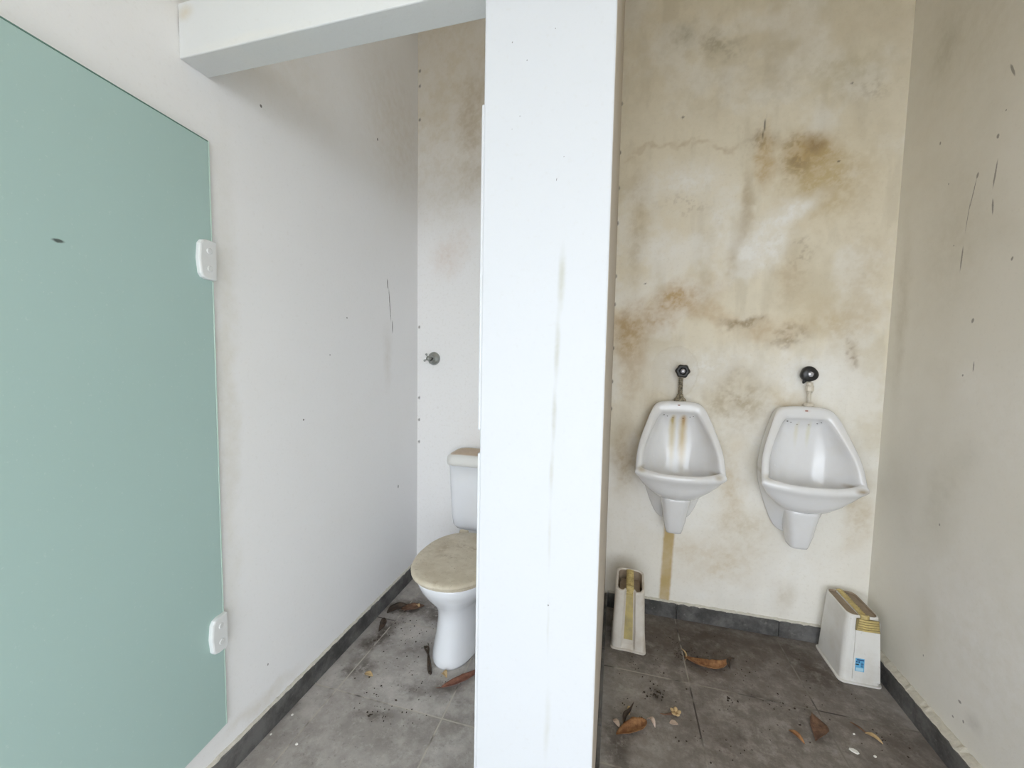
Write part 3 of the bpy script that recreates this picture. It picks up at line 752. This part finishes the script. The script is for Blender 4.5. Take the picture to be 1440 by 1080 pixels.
bm = bmesh.new(); add_lathe(bm, [(.014, .066), (.017, .069), (.017, .088), (.013, .094), (.012, .106)], 8, Matrix.Translation((0, -.028, 0))); obj('nut', bm, M['ivory'], v2)
bm = bmesh.new(); add_tube(bm, [(KX, -.010, KZ), (KX + .003, -.020, KZ - .010), (0, -.028, .122), (0, -.028, .098)], [.011, .011, .011, .011], 14); obj('elbow', bm, M['ivory'], v2, smooth=True)
bm = bmesh.new(); add_lathe(bm, [(.020, -.002), (.021, .002), (.020, .010), (.012, .014)], 24, Matrix.Translation((0, -.028, 0))); obj('flange', bm, M['ivory'], v2, smooth=True)

# ------------------------------------------------------------------ plastic containers on the floor
def lerp(a, b, t): return a + (b - a) * t
def container_shell(bm, w0, d0, w1, d1, hgt, wall, depth, slope=0.0, r0=.022, r1=.030, lean=0.0):
    """tapered tub; the open top holds two recesses; slope lowers the front of the top; lean shifts the top back"""
    def ring(t, inset=0, dz=0):
        w = lerp(w0, w1, t) - 2 * inset; d = lerp(d0, d1, t) - 2 * inset; r = max(.004, lerp(r0, r1, t) - inset * .5)
        out = []
        for x, y in rrect(w, d, r, 6):
            z = hgt * t + dz
            z -= slope * t * (.5 - y / d) * 1.0
            out.append((x, y + lean * t, z))
        return out
    rings = []
    fl = .006
    rings.append([(x * (1 + 2 * fl / w0), y * (1 + 2 * fl / d0), 0) for x, y, z in ring(0)])
    rings.append([(x * (1 + 2 * fl / w0), y * (1 + 2 * fl / d0), .006) for x, y, z in ring(0)])
    rings.append(ring(.028))
    for t_ in (.25, .5, .75, .95, .985): rings.append(ring(t_))
    rings.append(ring(1, .003, .0))
    rings.append(ring(1, wall - .003, .0))
    rings.append(ring(.985, wall))
    rings.append(ring(1 - depth / hgt, wall + .006))
    loft(bm, rings)

def brown_inside(bm, n, k):
    """the last k bands of a loft and its end cap are the inside of the tub, coloured with dirt and shade"""
    bm.faces.ensure_lookup_table()
    m = len(bm.faces)
    for i in range(m - 2 - k * n, m):
        bm.faces[i].material_index = 1
    bm.faces[m - 2].material_index = 0

# right: turned towards the corner, blue sticker on the front
ca = math.radians(0)
c2 = empty('plastic_container', (1.001, 1.938, 0), ca, 'white plastic container with a blue sticker in the corner by the right wall', 'container', 'white plastic containers')
W0, D0, W1, D1, HG, SL = .140, .205, .112, .190, .288, .004
bm = bmesh.new(); container_shell(bm, W0, D0, W1, D1, HG, .0075, .045, SL, .020, .026, .0)
brown_inside(bm, 28, 2)
obj('shell', bm, [M['plastic'], M['cavity']], c2, smooth=False)
def front_y(z, d0=D0, d1=D1): return -lerp(d0, d1, z / HG) / 2
def pt(x, z, o): return (x, front_y(z) - o, z)
# raised front panel
bm = bmesh.new()
def panel(bm, xs0, xs1, z0, z1, o0, o1):
    """slab on the sloping front, xs as (bottom, top)"""
    a = [pt(xs0[0], z0, o0), pt(xs1[0], z0, o0), pt(xs1[1], z1, o0), pt(xs0[1], z1, o0)]
    b = [pt(xs0[0], z0, o1), pt(xs1[0], z0, o1), pt(xs1[1], z1, o1), pt(xs0[1], z1, o1)]
    loft(bm, [a, b])
panel(bm, (-.032, -.028), (.063, .050), .022, .268, -.004, .005)
obj('front_panel', bm, M['plastic'], c2)
# ribbed yellow grip: patch on the front plus strip over the top
bm = bmesh.new(); panel(bm, (-.031, -.029), (.052, .046), .227, .276, .003, .0066)
obj('grip_base', bm, M['groove'], c2, label='olive backing between the yellow ribs')
bm = bmesh.new()
for i in range(5):
    z = .232 + i * .0098
    add_tube(bm, [pt(-.027 + .0015 * i, z, .0055), pt(.0, z - .002, .0075), pt(.048 - .0012 * i, z, .0055)], .0040, 8)
for i in range(3):
    z = .279 + i * .0045
    add_tube(bm, [pt(-.016, z, .003), pt(-.002, z, .0055), pt(.012, z, .003)], .0046, 8)
obj('ribbed_grip', bm, M['yellow'], c2, smooth=True, label='yellow ribbed grip')
def top_z(y): return HG - SL * (.5 - y / D1)
bm = bmesh.new()
add_b = bmesh.new()
loft(add_b, [[(s0 * .0125 - .002, y, zz) for s0, zz in ((-1, HG - .046), (1, HG - .046), (1, top_z(y) - .003), (-1, top_z(y) - .003))] for y in (-D1 / 2 + .006, D1 / 2 - .006)])
merge(bm, add_b)
obj('divider', bm, M['plastic'], c2)
bm = bmesh.new()
for i in range(15):
    y = -D1 / 2 + .006 + i * (D1 - .012) / 14
    add_tube(bm, [(-.0125, y, top_z(y) - .001), (-.002, y - .001, top_z(y) + .0025), (.0085, y, top_z(y) - .001)], .0046, 8)
obj('ribbed_strip', bm, M['yellow'], c2, smooth=True, label='yellow ribbed strip')
bm = bmesh.new()
for s in (-1, 1):
    a, b = (-.047, -.0147) if s < 0 else (.0107, .047)
    add_box(bm, a, b, -D1 / 2 + .013, D1 / 2 - .013, HG - .015, HG - .009)
obj('cavity_floor', bm, M['cavity'], c2, label='brown dirt and painted shade in the openings')
bm = bmesh.new(); panel(bm, (-.025, -.025), (.006, .0055), .058, .112, .0045, .0056)
st = obj('sticker', bm, M['blue'], c2, label='blue printed sticker')
bm = bmesh.new()
panel(bm, (-.020, -.020), (.004, .004), .103, .108, .0055, .0060)
for i in range(4): panel(bm, (-.006, -.006), (.003 - (i % 2) * .002,) * 2, .078 + i * .005, .0805 + i * .005, .0055, .0060)
panel(bm, (-.023, -.023), (-.018, -.018), .094, .100, .0055, .0060)
panel(bm, (-.015, -.015), (-.010, -.010), .094, .100, .0055, .0060)
obj('print', bm, M['navy'], st)
bm = bmesh.new(); panel(bm, (-.024, -.024), (-.013, -.013), .084, .0885, .0055, .0061); obj('print', bm, M['ink'], st)
bm = bmesh.new(); panel(bm, (-.022, -.022), (.003, .003), .060, .073, .0055, .0060); obj('print', bm, M['blue_light'], st)

# left: narrow side towards the viewer, two lobes with a yellow stripe in the channel
c1 = empty('plastic_container', (.093, 1.855, 0), math.radians(-2), 'white plastic container with a yellow stripe down its front beside the white pillar', 'container', 'white plastic containers')
W0b, D0b, W1b, D1b, HGb, SLb = .146, .190, .126, .150, .295, .030
def two_lobe(w, d, notch, nw, r):
    """plan outline of a block with a channel (half width nw, depth notch) in the front face"""
    p = rrect(w, d, r, 5)
    p = p[:18]                         # +x+y, -x+y, -x-y corners, ends on front left
    return p + [(-nw - .006, -d / 2), (-nw, -d / 2 + notch * .6), (-nw + .002, -d / 2 + notch), (nw - .002, -d / 2 + notch), (nw, -d / 2 + notch * .6), (nw + .006, -d / 2)] + rrect(w, d, r, 5)[18:]
def lob(t_, inset=0, dz=0, notch=.012):
    w = lerp(W0b, W1b, t_) - 2 * inset; d = lerp(D0b, D1b, t_) - 2 * inset
    return [(x, y, HGb * t_ + dz - SLb * t_ * (.5 - y / d)) for x, y in two_lobe(w, d, notch, lerp(.026, .019, t_) + inset * .6, lerp(.016, .024, t_))]
bm = bmesh.new()
rings = [[(x * 1.05, y * 1.05, 0) for x, y, z in lob(0, notch=.002)], [(x * 1.05, y * 1.05, .006) for x, y, z in lob(0, notch=.002)], lob(.03, notch=.004)]
rings += [lob(q, notch=.013) for q in (.08, .3, .6, .9, .985)] + [lob(1, .003, notch=.013), lob(1, .008, notch=.012), lob(.985, .011, notch=.011), lob(.80, .016, notch=.011)]
loft(bm, rings)
brown_inside(bm, len(rings[0]), 1)
obj('shell', bm, [M['plastic_old'], M['cavity']], c1)
def fy(z): return -lerp(D0b, D1b, z / HGb) / 2 + .013
bm = bmesh.new()
loft(bm, [[(x * s, fy(z) - o, z) for x, z in ((-.019, .045), (.019, .045), (.014, .285), (-.014, .285))] for o, s in ((-.002, 1), (.0015, 1))])
obj('yellow_stripe', bm, M['yellow_worn'], c1, label='worn yellow stripe')
bm = bmesh.new()
for i in range(13):
    y = fy(HGb) + .003 + i * (D1b - .030) / 12
    z = HGb - SLb * (.5 - y / D1b)
    add_tube(bm, [(-.016, y, z - .002), (0, y, z + .001), (.016, y, z - .002)], .0042, 8)
for i in range(5):
    z = .245 + i * .008
    add_tube(bm, [(-.014, fy(z) - .001, z), (.014, fy(z) - .001, z)], .003, 8)
obj('ribbed_strip', bm, M['yellow'], c1, smooth=True, label='yellow ribbed strip')
bm = bmesh.new()
b2 = bmesh.new()
loft(b2, [[(s0 * .0135, y, zz) for s0, zz in ((-1, HGb - .055), (1, HGb - .055), (1, HGb - SLb * (.5 - y / D1b) - .004), (-1, HGb - SLb * (.5 - y / D1b) - .004))] for y in (fy(HGb) + .002, D1b / 2 - .008)])
merge(bm, b2)
obj('divider', bm, M['plastic_old'], c1)
bm = bmesh.new()
for a, b in ((-.044, -.016), (.016, .044)):
    add_box(bm, a, b, -D1b / 2 + .020, D1b / 2 - .020, HGb - .050, HGb - .044)
obj('cavity_floor', bm, M['cavity'], c1, label='brown dirt and painted shade in the openings')

# ------------------------------------------------------------------ litter on the floor
def leaf(name, p0, p1, width, mat, label, cat='leaf', bow=0.0, lift=.012, fold=.25, twist=0.0, group='dry leaves and scraps on the floor', tip=.9, stalk=0.0, ragged=.12, seed=1, curl=0.0):
    """dry leaf from floor point p0 to p1: bow bends it sideways, lift raises its middle, fold cups it across, curl rolls the tip"""
    p0 = Vector((*p0, 0)); p1 = Vector((*p1, 0))
    mid = (p0 + p1) / 2
    d = (p1 - p0); ln = d.length; d.normalize(); s = Vector((-d.y, d.x, 0))
    bm = bmesh.new()
    nu, nv = 18, 6
    top = []
    for i in range(nu + 1):
        u = i / nu
        c = d * (u - .5) * ln + s * bow * (4 * u * (1 - u) - .5)
        tz = lift * 4 * u * (1 - u) + curl * max(0, u - .6) ** 2 * 6
        wv = width / 2 * (math.sin(PI * min(1, u * .97 + .015) ** tip) ** .75) * (1 + ragged * noise.noise((u * 9, seed * 3.1, 0)))
        tw = twist * (u - .5)
        # sideways direction follows the bowed spine
        tan = (d * ln + s * bow * 4 * (1 - 2 * u)).normalized(); sd = Vector((-tan.y, tan.x, 0))
        row = []
        for j in range(nv + 1):
            v = j / nv * 2 - 1
            wz = fold * wv * v * v + .12 * wv * noise.noise((u * 6, v * 2, seed))
            p = c + sd * wv * v * math.cos(tw) + Vector((0, 0, tz + wz + wv * v * math.sin(tw)))
            row.append(p)
        top.append(row)
    zmin = min(p.z for r in top for p in r)
    th = .0012
    A = [[bm.verts.new(p + Vector((0, 0, -zmin + th + .001))) for p in r] for r in top]
    B = [[bm.verts.new(p + Vector((0, 0, -zmin + .001))) for p in r] for r in top]
    for i in range(nu):
        for j in range(nv):
            bm.faces.new((A[i][j], A[i + 1][j], A[i + 1][j + 1], A[i][j + 1]))
            bm.faces.new((B[i][j], B[i][j + 1], B[i + 1][j + 1], B[i + 1][j]))
        for j in (0, nv):
            bm.faces.new((A[i][j], B[i][j], B[i + 1][j], A[i + 1][j]))
    for i in (0, nu):
        for j in range(nv):
            bm.faces.new((A[i][j], A[i][j + 1], B[i][j + 1], B[i][j]))
    if stalk:
        q = top[0][nv // 2] + Vector((0, 0, -zmin + .0015))
        add_tube(bm, [q + d * .006, q - d * stalk * .5 + s * .004, q - d * stalk + s * .010], [.0012, .0010, .0008], 6)
    return obj(name, bm, mat, None, smooth=True, label=label, cat=cat, group=group, loc=mid)

# urinal side
leaf('dry_leaf', (.335, 1.765), (.515, 1.800), .050, M['leaf_orange'], 'curled orange brown leaf on the floor below the rust streaked urinal', bow=-.055, lift=.004, fold=.7, seed=2, twist=.8, tip=.7)
leaf('dry_twig', (.330, 1.845), (.336, 1.772), .007, M['leaf_tan'], 'thin tan stem standing off the curled orange leaf below the urinal', 'twig', bow=.012, lift=.004, seed=5)
leaf('dry_leaf', (.535, 1.850), (.500, 1.775), .014, M['leaf_dark'], 'dark narrow leaf touching the right end of the curled orange leaf', bow=-.016, lift=.008, seed=4)
leaf('dry_leaf', (.045, 1.335), (.150, 1.420), .050, M['leaf_orange'], 'orange brown pointed leaf on the floor at the foot of the white pillar', bow=-.012, lift=.006, fold=.6, seed=3, twist=.6)
leaf('dry_leaf', (.150, 1.432), (.176, 1.405), .016, M['petal'], 'small pale curl at the tip of the pointed orange leaf', bow=.004, lift=.010, fold=.9, seed=8, twist=1.2)
leaf('dry_leaf', (.062, 1.385), (.098, 1.440), .016, M['leaf_dark'], 'dark curled leaf behind the pointed orange leaf by the pillar', bow=.010, lift=.014, fold=.8, seed=9, curl=.05)
leaf('dry_leaf', (.086, 1.430), (.090, 1.468), .012, M['leaf_tan'], 'small tan leaf tip behind the dark curl by the pillar', bow=.003, lift=.008, seed=10)
leaf('dry_petal', (.030, 1.395), (.052, 1.370), .020, M['petal'], 'pinkish dry petal beside the foot of the white pillar', 'petal', lift=.006, seed=11)
fl = empty('dry_flower', (.252, 1.480, 0), .2, 'dried tan flower with a brown stem on the tiles right of the pointed leaf', 'flower', 'dry leaves and scraps on the floor')
bm = bmesh.new()
for k in range(5):
    a = 2 * PI * k / 5
    b = bmesh.new()
    bmesh.ops.create_uvsphere(b, u_segments=10, v_segments=6, radius=1)
    merge(bm, b, Matrix.Translation((.010 * math.cos(a), .010 * math.sin(a), .010)) @ Matrix.Rotation(a, 4, 'Z') @ Matrix.Rotation(-.5, 4, 'Y') @ Matrix.Diagonal((.011, .008, .0045, 1)))
obj('petals', bm, M['leaf_tan'], fl, smooth=True)
bm = bmesh.new(); add_tube(bm, [(-.004, 0, .008), (-.020, -.004, .006), (-.040, -.006, .004), (-.056, -.002, .003)], [.005, .004, .0025, .0012], 8)
obj('stem', bm, M['leaf_brown'], fl, smooth=True)
leaf('dry_petal', (.226, 1.436), (.256, 1.440), .020, M['petal'], 'pale pink petal lying in front of the dried flower', 'petal', lift=.004, seed=12)
leaf('dry_leaf', (.632, 1.525), (.664, 1.482), .020, M['leaf_orange'], 'small orange brown leaf left of the dark upright leaf', lift=.006, fold=.6, seed=13)
leaf('dry_leaf', (.752, 1.620), (.712, 1.500), .052, M['leaf_brown'], 'dark brown leaf standing on its edge on the right floor tiles', bow=.014, lift=.004, fold=.3, twist=1.6, seed=14)
leaf('dry_leaf', (.890, 1.588), (.926, 1.556), .018, M['leaf_tan'], 'small tan leaf scrap near the right skirting', lift=.006, fold=.6, seed=15)
leaf('dry_twig', (.862, 1.625), (.896, 1.585), .008, M['leaf_brown'], 'thin brown twig behind the tan leaf scrap near the right skirting', 'twig', lift=.003, seed=16)
def chip(x, y, sx, sy, label, a=0, m='paper', z=.004, seed=1):
    bm = bmesh.new()
    n = 7
    base = [(math.cos(2 * PI * i / n) * (1 + .35 * noise.noise((i * 1.7, seed, .3))), math.sin(2 * PI * i / n) * (1 + .35 * noise.noise((i * 1.3, seed, 9.1)))) for i in range(n)]
    loft(bm, [[(px * sx * s, py * sy * s, zz + .15 * z * px) for px, py in base] for zz, s in ((.001, .9), (z * .5, 1), (z, .8))])
    o = obj('paper_scrap' if m == 'paper' else 'leaf_scrap', bm, M[m], None, label=label, cat='scrap', group='small pale scraps on the floor', loc=(x, y, 0))
    o.rotation_euler = (0, 0, a)
chip(.815, 1.500, .014, .010, 'largest white scrap on the tiles near the right skirting', -.5, seed=2)
chip(.872, 1.497, .005, .004, 'tiny white scrap right of the largest white scrap', seed=3)
chip(.850, 1.572, .004, .003, 'tiny white scrap behind the largest white scrap', seed=4)
# toilet side
leaf('dry_leaf', (-.617, 1.345), (-.500, 1.480), .034, M['leaf_red'], 'reddish brown leaf in front of the toilet base', bow=-.018, lift=.005, fold=.55, seed=21, tip=.8, stalk=.02)
bm = bmesh.new()
loop = [(-.770 + .0, 1.525), (-.757, 1.528), (-.744, 1.505), (-.720, 1.455), (-.693, 1.408), (-.678, 1.396), (-.685, 1.412), (-.706, 1.445), (-.737, 1.490), (-.765, 1.515), (-.774, 1.527)]
loop = catmull([(x + .72, y - 1.46, .006 + .002 * (i % 2)) for i, (x, y) in enumerate(loop)], 4)
add_tube(bm, loop, [.0040 + .0012 * noise.noise((i * .5, 0, 0)) for i in range(len(loop))], 8)
obj('dry_pod', bm, M['leaf_dark'], None, smooth=True, label='dark looped dry pod lying left of the toilet base', cat='pod', group='dry leaves and scraps on the floor', loc=(-.735, 1.458, 0))
leaf('dry_flower', (-.652, 1.412), (-.624, 1.398), .024, M['leaf_tan'], 'small tan dried flower touching the front of the toilet base', 'flower', lift=.008, fold=.8, seed=23)
leaf('dry_leaf', (-.955, 1.325), (-.915, 1.322), .022, M['leaf_tan'], 'yellowish leaf fragment on the tiles midway along the toilet cubicle', lift=.004, fold=.4, seed=24)
leaf('dry_leaf', (-.968, 1.782), (-.946, 1.772), .016, M['leaf_tan'], 'small tan leaf bit on the dark leaves near the cubicle corner', lift=.012, seed=25)
leaf('dry_leaf', (-1.085, 1.690), (-1.010, 1.775), .050, M['leaf_dark'], 'dark flat leaf near the skirting in the cubicle corner', bow=.01, lift=.006, fold=.3, seed=26)
leaf('dry_leaf', (-1.030, 1.730), (-.930, 1.790), .055, M['leaf_brown'], 'brown flat leaf beside the dark one in the cubicle corner', bow=-.01, lift=.005, fold=.25, seed=27)
leaf('dry_leaf', (-1.075, 1.650), (-1.040, 1.560), .030, M['leaf_dark'], 'narrow dark leaf lying along the left cubicle skirting', bow=.01, lift=.004, fold=.25, seed=28)
chip(-1.089, 1.092, .005, .004, 'tiny white scrap by the left skirting, furthest from the camera', seed=5)
chip(-1.100, 1.012, .004, .004, 'tiny white scrap by the left skirting, nearer the glass door', seed=6)
chip(-.990, 1.008, .006, .004, 'tiny pale scrap on the near cubicle tile away from the skirting', seed=7)
# crumbs of soil: nobody could count them
bm = bmesh.new()
def crumbs(cx, cy, sx, sy, n, smin=.0012, smax=.004):
    for _ in range(n):
        x = rnd.gauss(cx, sx); y = rnd.gauss(cy, sy)
        if not (XL + .03 < x < rx(y) - .05) or y > YB - .03 or (CX0 - .02 < x < CX1 + .02): continue
        if (-.77 < x < -.54 and y > 1.41) or (0 < x < .19 and 1.74 < y < 1.98) or (.90 < x and y > 1.82): continue
        s = rnd.uniform(smin, smax) * (rnd.random() ** .6)
        s = max(s, .0009)
        b = bmesh.new(); bmesh.ops.create_icosphere(b, subdivisions=1, radius=1)
        for v in b.verts: v.co *= rnd.uniform(.7, 1.2)
        merge(bm, b, Matrix.Translation((x, y, s * .45)) @ Matrix.Rotation(rnd.uniform(0, 6), 4, 'Z') @ Matrix.Diagonal((s * rnd.uniform(.8, 1.6), s, s * .55, 1)))
for a in ((.19, 1.56, .022, .016, 40, .002, .006), (.47, 1.60, .02, .02, 8, .003, .007), (.64, 1.63, .04, .012, 18, .003, .006), (.45, 1.80, .09, .05, 70), (.30, 1.83, .04, .05, 50), (.15, 1.72, .06, .05, 30), (.70, 1.75, .12, .12, 60),
          (.95, 1.55, .08, .12, 40), (-.80, 1.55, .08, .10, 80), (-.72, 1.38, .10, .06, 50), (-.80, 1.22, .08, .04, 60), (-.95, 1.60, .06, .08, 50), (.35, 1.45, .15, .10, 50), (.08, 1.42, .04, .05, 25)):
    crumbs(*a)
obj('soil_crumbs', bm, M['crumb'], None, label='dark soil crumbs scattered over the floor tiles', cat='dirt', kind='stuff')

# ------------------------------------------------------------------ light: overcast sky from the open front
w = bpy.data.worlds.new('World'); scn.world = w; w.use_nodes = True
nt = w.node_tree
bg = nt.nodes['Background']
tc = nt.nodes.new('ShaderNodeTexCoord'); sp = nt.nodes.new('ShaderNodeSeparateXYZ'); nt.links.new(tc.outputs['Generated'], sp.inputs[0])
mr = nt.nodes.new('ShaderNodeMapRange'); nt.links.new(sp.outputs['Z'], mr.inputs[0])
for i, v in enumerate((0, .9, 1.45, .9)): mr.inputs[1 + i].default_value = v
nt.links.new(mr.outputs[0], bg.inputs['Strength'])
bg.inputs['Color'].default_value = (.86, .925, 1.0, 1)
scn.cycles.max_bounces = 12
scn.cycles.diffuse_bounces = 8

# ------------------------------------------------------------------ camera
F, P, YA, RO = 552.437, 0.0655277, -0.2602573, -0.0180625
cy, sy = math.cos(YA), math.sin(YA)
fwd = Vector((sy * math.cos(P), cy * math.cos(P), -math.sin(P)))
right = Vector((cy, -sy, 0)); down = fwd.cross(right)
r = math.cos(RO) * right + math.sin(RO) * down
d = fwd.cross(r)
cam = bpy.data.cameras.new('camera')
cam.sensor_width = 36; cam.lens = F / 1440 * 36; cam.clip_start = .01
co = bpy.data.objects.new('camera', cam); COL.objects.link(co)
m = Matrix((r, -d, -fwd)).transposed().to_4x4()
m.translation = (0, 0, 1.3)
co.matrix_world = m
scn.camera = co
scn.view_settings.view_transform = 'Standard'
scn.view_settings.look = 'None'
scn.view_settings.gamma = 1
scn.view_settings.use_curve_mapping = False
scn.view_settings.exposure = 1.98
